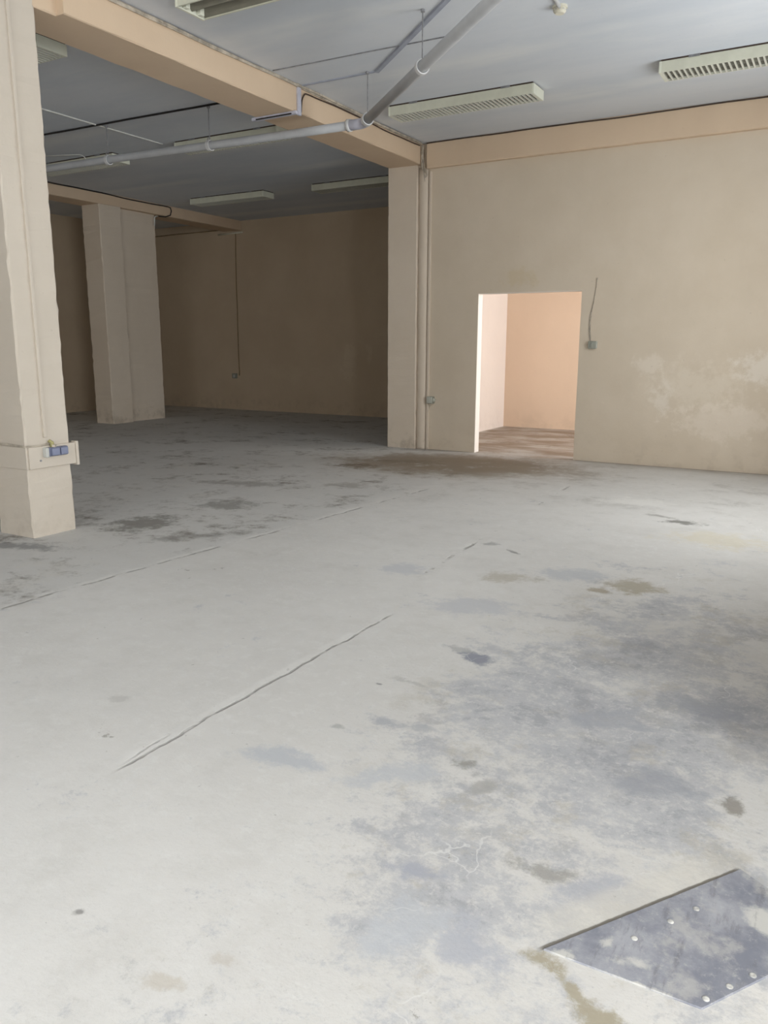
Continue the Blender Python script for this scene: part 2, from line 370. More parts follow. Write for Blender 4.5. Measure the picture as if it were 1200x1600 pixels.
    for (cx, cy, rx, ry, a, col, st, cc) in (
        (-5.25, 8.35, 0.45, 0.25, 0.2, BR, 0.8, wco),
        (-5.05, 4.65, 0.35, 0.5, 0.2, (0.17, 0.16, 0.14), 0.75, wco),
        (-5.0, 5.6, 0.4, 0.35, 0.5, (0.2, 0.19, 0.17), 0.65, wco),
        (-6.3, 4.3, 0.9, 0.45, 0.3, (0.2, 0.19, 0.17), 0.6, wco2),
        (-5.3, 3.6, 0.5, 0.12, 0.4, (0.2, 0.2, 0.2), 0.7, wco),
        (-4.6, 7.1, 0.35, 0.2, 0, (0.24, 0.22, 0.19), 0.5, wco),
        (-3.6, 9.55, 0.75, 0.30, 0.05, (0.25, 0.205, 0.155), 0.6, wco),
        (-4.9, 9.0, 0.6, 0.22, 0.3, (0.23, 0.19, 0.145), 0.7, wco),
        (-4.3, 4.55, 0.6, 0.10, 0.9, (0.26, 0.25, 0.235), 0.6, wco),
        (-5.6, 6.6, 0.7, 0.22, 0.3, (0.26, 0.24, 0.22), 0.6, wco),
        (-1.12, 7.05, 0.24, 0.10, 0.1, (0.20, 0.195, 0.18), 0.9, wco),
        (-1.34, 7.2, 0.22, 0.07, -0.2, (0.28, 0.27, 0.25), 0.7, wco),
        (-0.72, 6.5, 0.55, 0.32, 0.1, YE, 0.5, wco2),
        (-1.6, 7.75, 0.5, 0.28, 0, WH, 0.7, wco2),
        (-1.02, 4.95, 0.22, 0.22, 0, OL, 0.75, wco),
        (-1.20, 4.75, 0.10, 0.08, 0, (0.3, 0.25, 0.17), 0.7, wco),
        (-1.78, 4.75, 0.22, 0.15, 0.3, OL, 0.5, wco),
        (-1.425, 3.33, 0.135, 0.085, -0.5, BL, 0.95, wco),
        (-1.56, 3.42, 0.10, 0.04, -0.2, (0.33, 0.33, 0.33), 0.6, wco),
        (-1.47, 2.56, 0.13, 0.05, 0.5, (0.34, 0.35, 0.38), 0.75, wco),
        (-1.33, 2.62, 0.07, 0.05, 0.2, (0.37, 0.38, 0.40), 0.7, wco),
        (-1.56, 2.96, 0.13, 0.03, 0.1, (0.42, 0.41, 0.39), 0.7, wco),
        (-1.62, 2.42, 0.05, 0.028, 0.3, (0.33, 0.33, 0.32), 0.7, wfine),
        (-1.62, 2.12, 0.28, 0.085, 0.4, (0.45, 0.465, 0.49), 0.85, wco),
        (-1.25, 2.20, 0.22, 0.10, 0.8, (0.46, 0.475, 0.50), 0.7, wco),
        (-1.02, 2.42, 0.07, 0.045, 0.4, (0.28, 0.27, 0.24), 0.8, wco),
        (-0.95, 2.28, 0.12, 0.05, 1.2, (0.36, 0.35, 0.33), 0.7, wco),
        (-0.92, 1.79, 0.10, 0.07, 0.3, (0.36, 0.37, 0.42), 0.8, wco),
        (-0.60, 2.0, 0.12, 0.06, 0.3, (0.25, 0.24, 0.22), 0.7, wco),
        (-0.68, 1.62, 0.10, 0.10, 0.3, (0.40, 0.41, 0.45), 0.8, wco),
        (-0.86, 1.58, 0.14, 0.10, 0.9, (0.47, 0.485, 0.51), 0.7, wco),
        (-0.45, 1.95, 0.18, 0.12, 0.6, (0.37, 0.38, 0.42), 0.75, wco),
        (-0.35, 3.35, 0.30, 0.17, 0.35, (0.32, 0.33, 0.36), 0.75, wco),
        (-0.42, 2.62, 0.22, 0.10, 0.5, (0.33, 0.34, 0.37), 0.75, wco),
        (-0.72, 3.0, 0.25, 0.12, 0.5, (0.36, 0.37, 0.40), 0.7, wco),
        (-0.20, 2.62, 0.05, 0.07, 0.5, (0.24, 0.22, 0.19), 0.8, wco),
        (-1.45, 5.0, 0.35, 0.2, 0.3, (0.44, 0.455, 0.48), 0.7, wco),
        (-2.50, 4.55, 0.18, 0.16, 0.3, (0.45, 0.46, 0.49), 0.6, wco),
        (-1.75, 4.05, 0.35, 0.2, 0.3, (0.44, 0.45, 0.48), 0.6, wco),
        (-2.22, 5.5, 0.10, 0.08, 0.8, (0.25, 0.25, 0.25), 0.6, wco),
        (-1.98, 5.35, 0.10, 0.03, -0.5, DK, 0.6, wfine),
        (-2.58, 2.17, 0.07, 0.05, 0.5, (0.44, 0.43, 0.41), 0.6, wco),
        (-1.63, 1.19, 0.022, 0.014, 0.6, (0.22, 0.21, 0.2), 0.8, wfine),
        (-1.25, 1.14, 0.05, 0.035, 0.3, (0.50, 0.46, 0.40), 0.7, wco),
        (-1.20, 1.27, 0.05, 0.04, 0.3, (0.49, 0.45, 0.40), 0.6, wco),
        (-1.68, 2.86, 0.02, 0.012, 0, (0.18, 0.18, 0.18), 0.7, wfine)):
        c = n.mix(n.math('MULTIPLY', n.spot(cc, (cx, cy, 0), (rx, ry, 9), a, 'ragged'), st), c, col)
    # olive broken edge of the screed around the hatch plate
    for (cx, cy, rx, ry, a, st) in ((-0.485, 1.655, 0.085, 0.042, -0.35, 1.0), (-0.395, 1.600, 0.11, 0.026, -0.62, 0.95), (-0.30, 1.545, 0.13, 0.06, -0.55, 1.0), (-0.20, 1.50, 0.15, 0.075, -0.25, 1.0)):
        c = n.mix(n.math('MULTIPLY', n.spot(wfine, (cx, cy, 0), (rx, ry, 9), a, 'ragged'), st), c, (0.36, 0.325, 0.25))
    # settled pale dust along the plate's far edge
    m, _ = n.seg(wfine, (-0.56, 1.70), (-0.13, 2.34), 0.03, 0.05)
    c = n.mix(n.math('MULTIPLY', m, 0.6), c, (0.60, 0.575, 0.52))
    m, _ = n.seg(n.warp(0.004, 20, 3), (-0.525, 1.680), (-0.113, 2.292), 0.0035, 0.005, 0.03)  # dark line painted in for the shaded gap along the plate's edge
    c = n.mix(n.math('MULTIPLY', m, 0.8), c, (0.13, 0.115, 0.09))
    # joints and cracks running away from the viewer
    jag = n.warp(0.03, 5.0, 6)
    brk = n.noise(2.4, 4, 0.7)
    hgt = None
    for (p, q, wd, st, dens) in (
        ((-2.12, 1.70), (-2.09, 3.75), 0.004, 0.75, 0.40),
        ((-2.14, 1.78), (-2.17, 2.25), 0.003, 0.5, 0.42),
        ((-2.30, 4.4), (-2.50, 9.1), 0.007, 0.75, 0.52),
        ((-4.10, 2.5), (-3.95, 4.6), 0.006, 0.7, 0.455),
        ((-3.93, 4.6), (-3.70, 7.4), 0.007, 0.7, 0.455)):
        m, ac = n.seg(jag, p, q, wd, wd*1.6)
        on = n.ramp(brk, dens, dens+0.10)
        m = n.math('MULTIPLY', m, on)
        c = n.mix(n.math('MULTIPLY', m, st), c, (0.27, 0.26, 0.245))
        rid, _ = n.seg(jag, (p[0]-0.03, p[1]), (q[0]-0.03, q[1]), 0.005, 0.03)
        c = n.mix(n.math('MULTIPLY', n.math('MULTIPLY', rid, on), 0.35), c, (0.72, 0.71, 0.68))
        hgt = m if hgt is None else n.math('MAXIMUM', hgt, m)
    for (xa, xb) in ((-5.25, -4.46), (-3.01, 0.44)):      # thin dark line along the foot of the wall
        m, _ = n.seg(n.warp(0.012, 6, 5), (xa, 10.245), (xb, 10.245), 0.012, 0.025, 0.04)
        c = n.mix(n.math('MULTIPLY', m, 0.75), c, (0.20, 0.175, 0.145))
    # scattered pits, pale scratches
    pits = n.ramp(n.noise(21, 5, 0.62), 0.70, 0.735)
    c = n.mix(n.math('MULTIPLY', pits, 0.55), c, (0.24, 0.23, 0.22))
    scr = n.t.nodes.new('ShaderNodeTexVoronoi'); scr.feature = 'DISTANCE_TO_EDGE'
    n.put(scr.inputs['Vector'], n.warp(0.12, 4, 4)); scr.inputs['Scale'].default_value = 3.2
    sm = n.math('MULTIPLY', n.ramp(scr.outputs['Distance'], 0.012, 0.002), n.ramp(n.noise(1.9, 3), 0.55, 0.66))
    c = n.mix(n.math('MULTIPLY', sm, n.ramp(n.sep()[0], -1.9, -0.9, 0.05, 0.55)), c, (0.72, 0.715, 0.69))
    h = n.math('ADD', n.math('MULTIPLY', n.noise(5, 8, 0.65), 1.0), n.math('MULTIPLY', n.noise(40, 6, 0.7), 0.22))
    h = n.math('SUBTRACT', h, n.math('MULTIPLY', hgt, 1.1))
    return n.fin(c, n.ramp(mm, 0.5, 0.7, 0.82, 0.62), 0.25, bump=h, bdist=0.006, bstr=0.55)
M['floor'] = floor_mat()

def plate_mat():
    n = NT('worn_sheet_steel')
    n.co = n.vmath('ADD', n.co, (-0.18, 1.95, 0))      # the sheet's origin is its thing's origin
    wc = n.warp(0.03, 9, 7)
    c = n.mix(n.ramp(n.noise(4.5, 9, 0.7), 0.36, 0.66), (0.20, 0.21, 0.25), (0.36, 0.365, 0.395))
    c = n.mix(n.math('MULTIPLY', n.ramp(n.noise(7, 8, 0.7), 0.50, 0.64), 0.6), c, (0.45, 0.44, 0.425))
    for (cx, cy, rx, ry, a) in ((-0.31, 1.76, 0.09, 0.03, 0.15), (-0.375, 1.80, 0.035, 0.025, 0.9), (-0.03, 2.07, 0.05, 0.08, 0.5), (-0.30, 1.70, 0.16, 0.010, 0.02), (-0.46, 1.70, 0.05, 0.02, 0.3), (0.03, 2.12, 0.05, 0.03, 0.8)):
        c = n.mix(n.math('MULTIPLY', n.spot(wc, (cx, cy, 0), (rx, ry, 9), a, 'ragged'), 0.85), c, (0.56, 0.55, 0.515))
    sc = n.noise(14, 6, 0.7, stretch=(1.8, 0.4, 1))
    c = n.mix(n.math('MULTIPLY', n.ramp(sc, 0.53, 0.66), 0.5), c, (0.14, 0.14, 0.155))
    c = n.mix(n.math('MULTIPLY', n.ramp(n.noise(45, 8, 0.78), 0.55, 0.66), 0.4), c, (0.52, 0.51, 0.49))
    return n.fin(c, 0.55, 0.35, bump=n.noise(14, 6), bdist=0.002, bstr=0.5, metal=0.0)
M['plate'] = plate_mat()

# ------------------------------------------------------------------ the setting
ZC = 4.16
XR = 0.45           # right wall
XL = -14.8          # left wall
YF = -4.0           # wall behind the camera
XA = 3.5            # right end of the wider front part, with the shop windows
YB = 14.32          # back wall
YD = 10.25          # wall with the doorway
YD2 = 10.39
def struct(name, bm, mat, **k): return tag(obj(name, bm, mat, **k), kind='structure')

bm = NB(); box(bm, XL-0.3, XA+0.3, YF-0.3, YB+0.3, -0.2, 0.0); struct('floor', bm, M['floor'])
bm = NB(); box(bm, XL-0.3, XA+0.3, YF-0.3, YB+0.3, ZC, ZC+0.25); struct('ceiling', bm, M['ceiling'])
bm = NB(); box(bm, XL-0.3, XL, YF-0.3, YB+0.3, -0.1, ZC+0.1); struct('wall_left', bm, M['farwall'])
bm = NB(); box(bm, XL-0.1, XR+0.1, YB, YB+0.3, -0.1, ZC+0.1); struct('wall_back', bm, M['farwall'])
def wall_x_openings(x0, x1, ya, yb, holes):
    """wall in the Y direction with rectangular openings (y0, y1, z0, z1)"""
    b = NB(); y = ya
    for (h0, h1, z0, z1) in holes:
        box(b, x0, x1, y, h0, -0.1, ZC+0.1)
        if z0 > 0: box(b, x0, x1, h0, h1, -0.1, z0)
        box(b, x0, x1, h0, h1, z1, ZC+0.1)
        y = h1
    box(b, x0, x1, y, yb, -0.1, ZC+0.1)
    return b
struct('wall_right', wall_x_openings(XR, XR+0.25, 2.45, YB+0.3, [(5.8, 8.6, 0.9, 3.3), (10.75, 13.25, 0.9, 3.0)]), M['doorwall'])
bm = NB(); box(bm, XR+0.2, XA+0.1, 2.45, 2.7, -0.1, ZC+0.1); struct('wall_front_part_end', bm, M['doorwall'])
struct('wall_front_part_right', wall_x_openings(XA, XA+0.2, YF-0.3, 2.7, [(-3.5, 0.9, 0.9, 3.4)]), M['doorwall'])
bm = NB()
box(bm, XL-0.1, -3.8, YF-0.3, YF, -0.1, ZC+0.1); box(bm, -0.6, XA+0.1, YF-0.3, YF, -0.1, ZC+0.1)
box(bm, -3.8, -0.6, YF-0.3, YF, -0.1, 1.0); box(bm, -3.8, -0.6, YF-0.3, YF, 3.4, ZC+0.1)
struct('wall_front', bm, M['doorwall'])

# wall with the doorway, its opening and the painted downstand along its top
DX0, DX1, DZ = -4.447, -3.02, 2.175
bm = NB()
box(bm, -5.75, DX0, YD, YD2, -0.05, ZC+0.05); box(bm, DX1, XR+0.1, YD, YD2, -0.05, ZC+0.05)
box(bm, DX0, DX1, YD, YD2, DZ, ZC+0.05)
struct('wall_middle', bm, M['doorwall'])
bm = NB(); box(bm, DX0-0.01, DX0+0.005, YD+0.003, YD2+0.002, -0.02, DZ+0.002); box(bm, DX0+0.005, DX1+0.002, YD+0.003, YD2+0.002, DZ-0.005, DZ+0.002)
struct('trim_1', bm, M['reveal'])  # thin added skin on the reveal, coloured for the bright jamb light
bm = NB(); box(bm, -5.80, -5.46, YD2-0.02, YB+0.05, -0.05, ZC+0.05); struct('wall_side_room_left', bm, M['sideroom_left'])
bm = NB(); box(bm, -5.5, XR+0.1, 13.92, 14.2, -0.05, ZC+0.05); struct('wall_side_room_back', bm, M['sideroom'])

# ------------------------------------------------------------------ beams and pillars
rnd = random.Random(3)
ZB = 3.89
t = thing('ceiling_beam', 'long peach painted ceiling beam from near pillar to the corner of the doorway wall', 'beam', (-5.56, 4.0, ZC), 'ceiling beams')
bm = NB(); rough_prism(bm, rect(-5.82, -5.305, ZB, ZC+0.03, 0.01), 4.42, YD2+0.02, 26, 0.003, 'y', rnd); obj('beam_span', bm, M['peach'], t)
bm = NB(); rough_prism(bm, rect(-5.82, -5.385, ZB, ZC+0.03, 0.01), YF-0.05, 4.43, 24, 0.003, 'y', rnd); obj('beam_span', bm, M['peach'], t)
t = thing('ceiling_beam', 'farther peach ceiling beam with black cable over the pillar in the dark bay', 'beam', (-12.2, 10.0, ZC), 'ceiling beams')
bm = NB(); rough_prism(bm, rect(-12.45, -11.95, 3.96, ZC+0.03, 0.01), YF-0.05, YB+0.05, 50, 0.003, 'y', rnd); obj('beam_span', bm, M['peach'], t)
bm = NB(); rough_prism(bm, rect(YD-0.075, YD+0.03, 3.835, ZC+0.03, 0.012), -5.22, XR+0.05, 20, 0.003, 'x', rnd)
tag(obj('wall_beam', bm, M['peach'], loc=(-2.4, YD, 4.0)), 'low peach downstand beam along top of the doorway wall', 'beam')

PX0, PX1, PY0, PY1 = -5.80, -5.38, 3.825, 4.225
t = thing('pillar', 'cream painted square pillar in the left foreground with socket and board band', 'pillar', (-5.59, 4.02, 0))
bm = NB(); rough_prism(bm, rect(PX0, PX1, PY0, PY1, 0.012), -0.03, ZB+0.05, 60, 0.0045, 'z', rnd); obj('shaft', bm, M['pillar'], t)
bm = NB(); box(bm, PX1-0.01, PX1+0.022, PY0+0.01, PY1+0.035, 0.545, 0.715); bevel_all(bm, 0.003, 1); brd = obj('board', bm, M['pillar'], t)
bm = NB(); box(bm, PX0, PX1+0.006, PY0-0.008, PY0+0.01, 0.545, 0.715); bevel_all(bm, 0.002, 1); obj('board', bm, M['pillar'], t)
bm = NB(); box(bm, PX1-0.03, PX1+0.03, PY1+0.037, PY1+0.062, 0.53, 0.725); bevel_all(bm, 0.003, 1); obj('batten', bm, M['pillar'], t)
bm = NB(); tube(bm, [(PX1+0.015, 3.93, 0.605), (PX1+0.027, 3.93, 0.605)], 0.008, 10); obj('screw', bm, M['steel'], t)

t = thing('pillar', 'beige pillar engaged in the end of the doorway wall below the long beam', 'pillar', (-5.6, 10.3, 0))
bm = NB(); rough_prism(bm, rect(-5.83, -5.365, 10.185, 10.60, 0.01), -0.03, ZB+0.04, 44, 0.003, 'z', rnd); obj('shaft', bm, M['pillar2'], t)

t = thing('pillar', 'dim beige pillar with wall stub standing in the dark far bay', 'pillar', (-12.2, 10.7, 0))
bm = NB(); rough_prism(bm, rect(-12.42, -11.96, 10.42, 10.92, 0.012), -0.03, 4.0, 50, 0.006, 'z', rnd); obj('shaft', bm, M['pillar2'], t)
bm = NB(); rough_prism(bm, rect(-12.40, -12.06, 10.9, 11.86, 0.012), -0.03, 4.0, 50, 0.005, 'z', rnd); obj('wall_stub', bm, M['pillar2'], t)

# round plastered riser in the corner beside the second pillar
bm = NB()
prof = []
for k in range(9):
    a = math.pi*k/8; prof.append((-5.295+0.078*math.cos(a), 10.252-0.048*math.sin(a)))
prof = prof[1:-1] + [(-5.363, 10.2495), (-5.227, 10.2495)]
rough_prism(bm, prof, -0.02, 3.85, 70, 0.0025, 'z', rnd)
tag(obj('plastered_riser', bm, M['pillar2'], loc=(-5.295, 10.23, 0), smooth=True), 'rounded plaster-covered riser in corner between pillar and doorway wall', 'riser')

# ------------------------------------------------------------------ ceiling lamps
LL, LW, LH = 1.71, 0.31, 0.095
def lamp_proto(label, louvred=True):
    t = thing('ceiling_lamp', label, 'lamp', (0, 0, 0), 'louvred ceiling lamps' if louvred else None)
    b = NB(); g = 0.016
    z1 = -g; z0 = -g-LH
    x0, x1, y0, y1 = -LL/2, LL/2, -LW/2, LW/2; th = 0.006
    box(b, x0, x1, y0, y1, z1-th, z1)
    box(b, x0, x1, y0, y0+th, z0, z1-th+0.001); box(b, x0, x1, y1-th, y1, z0, z1-th+0.001)
    for s in (y0+th, y1-th-0.008): box(b, x0+0.004, x1-0.004, s, s+0.008, z0, z0+0.004)
    obj('housing', b, M['lamp'], t)
    b = NB(); box(b, x0+0.004, x1-0.004, y0+0.003, y1-0.003, z1-0.001, 0.003); obj('shadow_gap_slab', b, M['darkcable'], t)  # dark slab put in for the shadow gap between lamp and ceiling
    for s in (-1, 1):
        b = NB()
        xa, xb = (x0-0.012, x0+0.012) if s < 0 else (x1-0.012, x1+0.012)
        box(b, xa, xb, y0-0.002, y1+0.002, z0-0.003, z1+0.001); bevel_all(b, 0.004, 2)
        obj('end_cap', b, M['lampend'], t)
    for s in (-0.55, 0.55):
        b = NB(); box(b, s-0.05, s+0.05, y0-0.006, y0+0.03, z1-0.004, 0.002); obj('bracket', b, M['steel'], t)
    b = NB()   # inner reflector with the two tubes
    for (ya, yb) in ((y0+th, -0.002), (0.002, y1-th)):
        n_ = 8; v0 = []; v1 = []
        for k in range(n_+1):
            tt = k/n_; yy = ya+(yb-ya)*tt; zz = z0+0.012+math.sin(math.pi*tt)*0.055
            v0.append(b.verts.new((x0+0.013, yy, zz))); v1.append(b.verts.new((x1-0.013, yy, zz)))
        for k in range(n_): b.faces.new((v0[k], v1[k], v1[k+1], v0[k+1]))
    obj('reflector', b, M['reflector'], t)
    if louvred:
        for yc in (-0.075, 0.075):
            b = NB(); tube(b, [(x0+0.02, yc, z0+0.045), (x1-0.02, yc, z0+0.045)], 0.013, 10); obj('tube', b, M['tubeglass'], t, smooth=True)
        b = NB(); N_ = 34
        for k in range(N_+1):
            xx = x0+0.02+(LL-0.04)*k/N_
            v = box(b, xx-0.0085, xx+0.0085, y0+th+0.004, y1-th-0.004, z0-0.002, z0+0.020)
            for q in v[4:]: q.co.x = xx + (q.co.x-xx)*0.3
        for yc in (-0.146, 0.146): box(b, x0+0.014, x1-0.014, yc-0.003, yc+0.003, z0-0.001, z0+0.027)
        obj('louvre', b, M['louvre'], t)
    else:
        for yc in (-0.08, 0.08):
            for s in (-1, 1):
                b = NB(); xc = s*(LL/2-0.035)
                box(b, xc-0.02, xc+0.02, yc-0.022, yc+0.022, z0+0.002, z0+0.06); bevel_all(b, 0.006, 2)
                obj('tube_holder', b, M['lampend'], t)
    return t
ROWY = {1: 5.21, 2: 8.615, 3: 11.87}
lamp = lamp_proto('louvred ceiling lamp above the doorway between pipe and doorway wall')
lamp.location = (-3.975, ROWY[2], ZC); WLOC[lamp] = lamp.location.copy()
G = 'louvred ceiling lamps'
dup(lamp, (-0.995, ROWY[2], ZC), 'louvred ceiling lamp at the right edge, nearest the bright side of the room', G)
dup(lamp, (-7.30, ROWY[2], ZC), 'louvred ceiling lamp behind the horizontal pipe, its right end against the long beam', G)
dup(lamp, (-10.22, ROWY[2], ZC), 'louvred ceiling lamp beside the near pillar, half hidden above horizontal pipe end', G)
dup(lamp, (-10.11, ROWY[3], ZC), 'louvred ceiling lamp in the dark bay, right where the farther beam ends', G)
dup(lamp, (-7.34, ROWY[3], ZC), 'louvred ceiling lamp in dark bay, cut off by the engaged pillar', G)
dup(lamp, (-7.30, ROWY[1], ZC), 'louvred ceiling lamp peeking between near pillar and beam, underside seen from below', G)
lamp2 = lamp_proto('open ceiling lamp without louvre or tubes at the top edge above the long beam', False)
lamp2.location = (-3.93, ROWY[1], ZC)

# ------------------------------------------------------------------ suspended pipe with hangers
Zp = 3.735
P0 = Vector((0.26, 3.08, Zp+0.03)); PE = Vector((-4.575, 7.475, Zp-0.015)); P3 = Vector((-11.95, 7.45, 3.80))
t = thing('suspended_pipe', 'grey pipe under the ceiling running diagonally to an elbow, then left across the bay', 'pipe', (-4.575, 7.475, Zp))
dirA = (P0-PE).normalized(); dirB = (P3-PE).normalized()
bm = NB(); tube(bm, [PE+dirA*0.09, PE+dirA*2.0, P0], 0.046, 20); obj('diagonal_run', bm, M['pipe'], t, smooth=True)
bm = NB(); pts = [PE+dirB*0.09] + [PE.lerp(P3, k/10)+Vector((0, 0, -0.004*math.sin(k))) for k in range(1, 10)] + [P3]
tube(bm, pts, 0.044, 20); obj('horizontal_run', bm, M['pipe'], t, smooth=True)
bm = NB(); tube(bm, bend([PE+dirA*0.15, PE, PE+dirB*0.19], 0.11, 8), 0.052, 20); e = obj('elbow', bm, M['lilac'], t, smooth=True)
for (p, dd) in ((PE+dirA*0.13, dirA), (PE+dirB*0.17, dirB)):
    bm = NB(); tube(bm, [p-dd*0.02, p+dd*0.02], 0.060, 20); obj('coupling', bm, M['lightsteel'], e, smooth=True)

def hanger(pt, axis, label):
    t = thing('pipe_hanger', label, 'pipe hanger', (pt[0], pt[1], ZC), 'pipe hangers')
    a = Vector(axis).normalized(); side = a.cross(Vector((0, 0, 1))).normalized()
    b = NB(); tube(b, [(pt[0], pt[1], ZC+0.01), (pt[0], pt[1], pt[2]+0.062)], 0.0055, 8); obj('rod', b, M['steel'], t)
    b = NB(); tube(b, [(pt[0], pt[1], ZC+0.002), (pt[0], pt[1], ZC-0.02)], 0.018, 8); obj('anchor', b, M['steel'], t)
    b = NB(); c = Vector(pt); R0 = 0.050; R1 = 0.060; n_ = 24; rows = []
    for k in range(n_+1):
        an = math.radians(100) + math.radians(340)*k/n_
        d = side*math.cos(an) + Vector((0, 0, 1))*math.sin(an)
        rows.append([b.verts.new(c+d*R0-a*0.022), b.verts.new(c+d*R0+a*0.022), b.verts.new(c+d*R1+a*0.022), b.verts.new(c+d*R1-a*0.022)])
    for k in range(n_):
        for i in range(4): b.faces.new((rows[k][i], rows[k][(i+1)%4], rows[k+1][(i+1)%4], rows[k+1][i]))
    b.faces.new(rows[0]); b.faces.new(rows[-1][::-1])
    obj('clamp', b, M['lightsteel'], t)
    b = NB(); tube(b, [c+Vector((0, 0, 0.05))+side*-0.04, c+Vector((0, 0, 0.05))+side*-0.02+Vector((0, 0, 0.035))], 0.006, 6); obj('clamp_screw', b, M['steel'], t)
    return t
def on(p0, p1, x):
    k = (x-p0.x)/(p1.x-p0.x); return p0.lerp(p1, k)
h1 = on(PE, P0, -3.29); hanger(h1, dirA, 'thin rod and clamp holding the diagonal pipe midway along it')
h2 = PE+dirA*0.16; hanger(h2, dirA, 'thin rod and clamp holding the pipe right at its elbow')
h3 = on(PE, P3, -6.65); hanger(h3, dirB, 'thin rod and clamp on horizontal pipe in front of a lamp')
h4 = on(PE, P3, -8.33); hanger(h4, dirB, 'thin rod and clamp on horizontal pipe nearest the near pillar')

# added flat strip for the pipe's shadow-like mark, and thin wires on the ceiling
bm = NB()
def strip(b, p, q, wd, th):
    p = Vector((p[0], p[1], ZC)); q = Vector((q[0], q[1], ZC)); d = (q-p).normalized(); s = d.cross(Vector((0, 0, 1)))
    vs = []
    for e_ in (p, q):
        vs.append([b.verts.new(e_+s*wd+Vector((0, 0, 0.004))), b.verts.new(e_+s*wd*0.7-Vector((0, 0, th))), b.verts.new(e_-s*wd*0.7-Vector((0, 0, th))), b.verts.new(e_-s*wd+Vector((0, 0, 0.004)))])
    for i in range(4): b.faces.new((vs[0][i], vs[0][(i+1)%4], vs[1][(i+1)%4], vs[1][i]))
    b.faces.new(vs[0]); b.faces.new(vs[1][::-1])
M['ceilstrip'] = plain('blue_grey_mark_paint', (0.34, 0.36, 0.42), 0.7, 0.2, 0.1, 6)
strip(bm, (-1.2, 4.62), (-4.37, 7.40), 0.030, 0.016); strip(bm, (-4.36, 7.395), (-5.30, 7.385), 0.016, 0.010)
tag(obj('ceiling_mark_strip', bm, M['ceilstrip'], loc=(-4.37, 7.4, ZC)), 'added blue-grey strip for the shadow-like ceiling mark alongside the diagonal pipe', 'conduit')
def cable(name, label, paths, mat, loc, cat='cable', seg=8):
    b = NB()
    for (pts, r) in paths: tube(b, pts, r, seg)
    return tag(obj(name, b, M[mat], loc=loc, smooth=True), label, cat)
cable('ceiling_wire', 'thin grey wire across the ceiling under the open lamp, passing the diagonal pipe',
      [(wavy((-5.25, 6.86, ZC-0.004), (-3.30, 6.92, ZC-0.004), 24, 0.006, 4, (0, 1, 0)), 0.006)], 'steel', (-4.2, 6.9, ZC))
cable('ceiling_wire', 'thin white wire on the dim ceiling left of the beam, ending at a lamp',
      [(wavy((-8.386, 6.0, ZC-0.006), (-8.386, 8.47, ZC-0.006), 30, 0.004, 8, (1, 0, 0)), 0.009)], 'whitecable', (-8.386, 7.4, ZC))
cable('ceiling_cable', 'black cable on the dim ceiling running from near pillar to the long beam',
      [(wavy((-10.6, 7.30, ZC-0.012), (-5.83, 7.42, ZC-0.012), 40, 0.008, 2, (0, 1, 0)), 0.011)], 'black', (-8, 7.35, ZC))
cable('ceiling_wire', 'short white wire hanging at the half-hidden lamp by the near pillar',
      [(bend([(-10.6, 8.05, ZC-0.006), (-9.86, 8.33, ZC-0.006), (-9.80, 8.36, ZC-0.05), (-9.80, 8.36, ZC-0.10)], 0.04), 0.006)], 'whitecable', (-10.2, 8.2, ZC))

# cables along the top of the long beam
bx = -5.302
cable('beam_cable', 'grimy pale cable bundle sagging along the top edge of the long beam',
      [(wavy((bx+0.012, 4.45, ZC-0.016), (bx+0.012, 7.36, ZC-0.018), 50, 0.010, 11), 0.013),
       (wavy((bx+0.014, 4.45, ZC-0.034), (bx+0.010, 10.13, ZC-0.022), 90, 0.008, 12), 0.008),
       (wavy((bx+0.026, 7.30, ZC-0.012), (bx+0.02, 10.12, ZC-0.016), 60, 0.012, 13), 0.013)], 'dirtycable', (bx, 7.3, ZC))
cable('beam_cable', 'dark thin cable drooping along the long beam from the lilac conduit to the corner',
      [(bend([(bx+0.008, 7.39, 3.90), (bx+0.010, 7.405, 4.03), (bx+0.010, 7.46, 4.10)] +
             [tuple(p) for p in wavy((bx+0.012, 7.55, ZC-0.055), (bx+0.010, 10.10, ZC-0.045), 44, 0.014, 21)], 0.03, 3), 0.0075)], 'darkcable', (bx, 8.8, ZC))
t = thing('lilac_conduit', 'pale lilac conduit wrapping from the beam face to beneath the long beam', 'conduit', (bx, 7.35, ZB))
bm = NB(); box(bm, bx-0.004, bx+0.026, 7.325, 7.375, ZB-0.03, ZC-0.03); bevel_all(bm, 0.004, 1); obj('vertical_leg', bm, M['lilac'], t)
bm = NB(); box(bm, -5.87, bx+0.024, 7.27, 7.315, ZB-0.03, ZB+0.003); bevel_all(bm, 0.004, 1); obj('underside_leg', bm, M['lilac'], t)
bm = NB(); tube(bm, [(-5.80, 7.262, ZB-0.026), (-5.33, 7.262, ZB-0.026)], 0.007, 8); obj('cable', bm, M['black'], t)
cable('wall_cable', 'dark thin cable along the ceiling edge above the doorway wall',
      [(wavy((-5.22, YD-0.082, ZC-0.014), (XR-0.01, YD-0.082, ZC-0.014), 70, 0.007, 31), 0.008)], 'darkcable', (-2.4, YD, ZC))
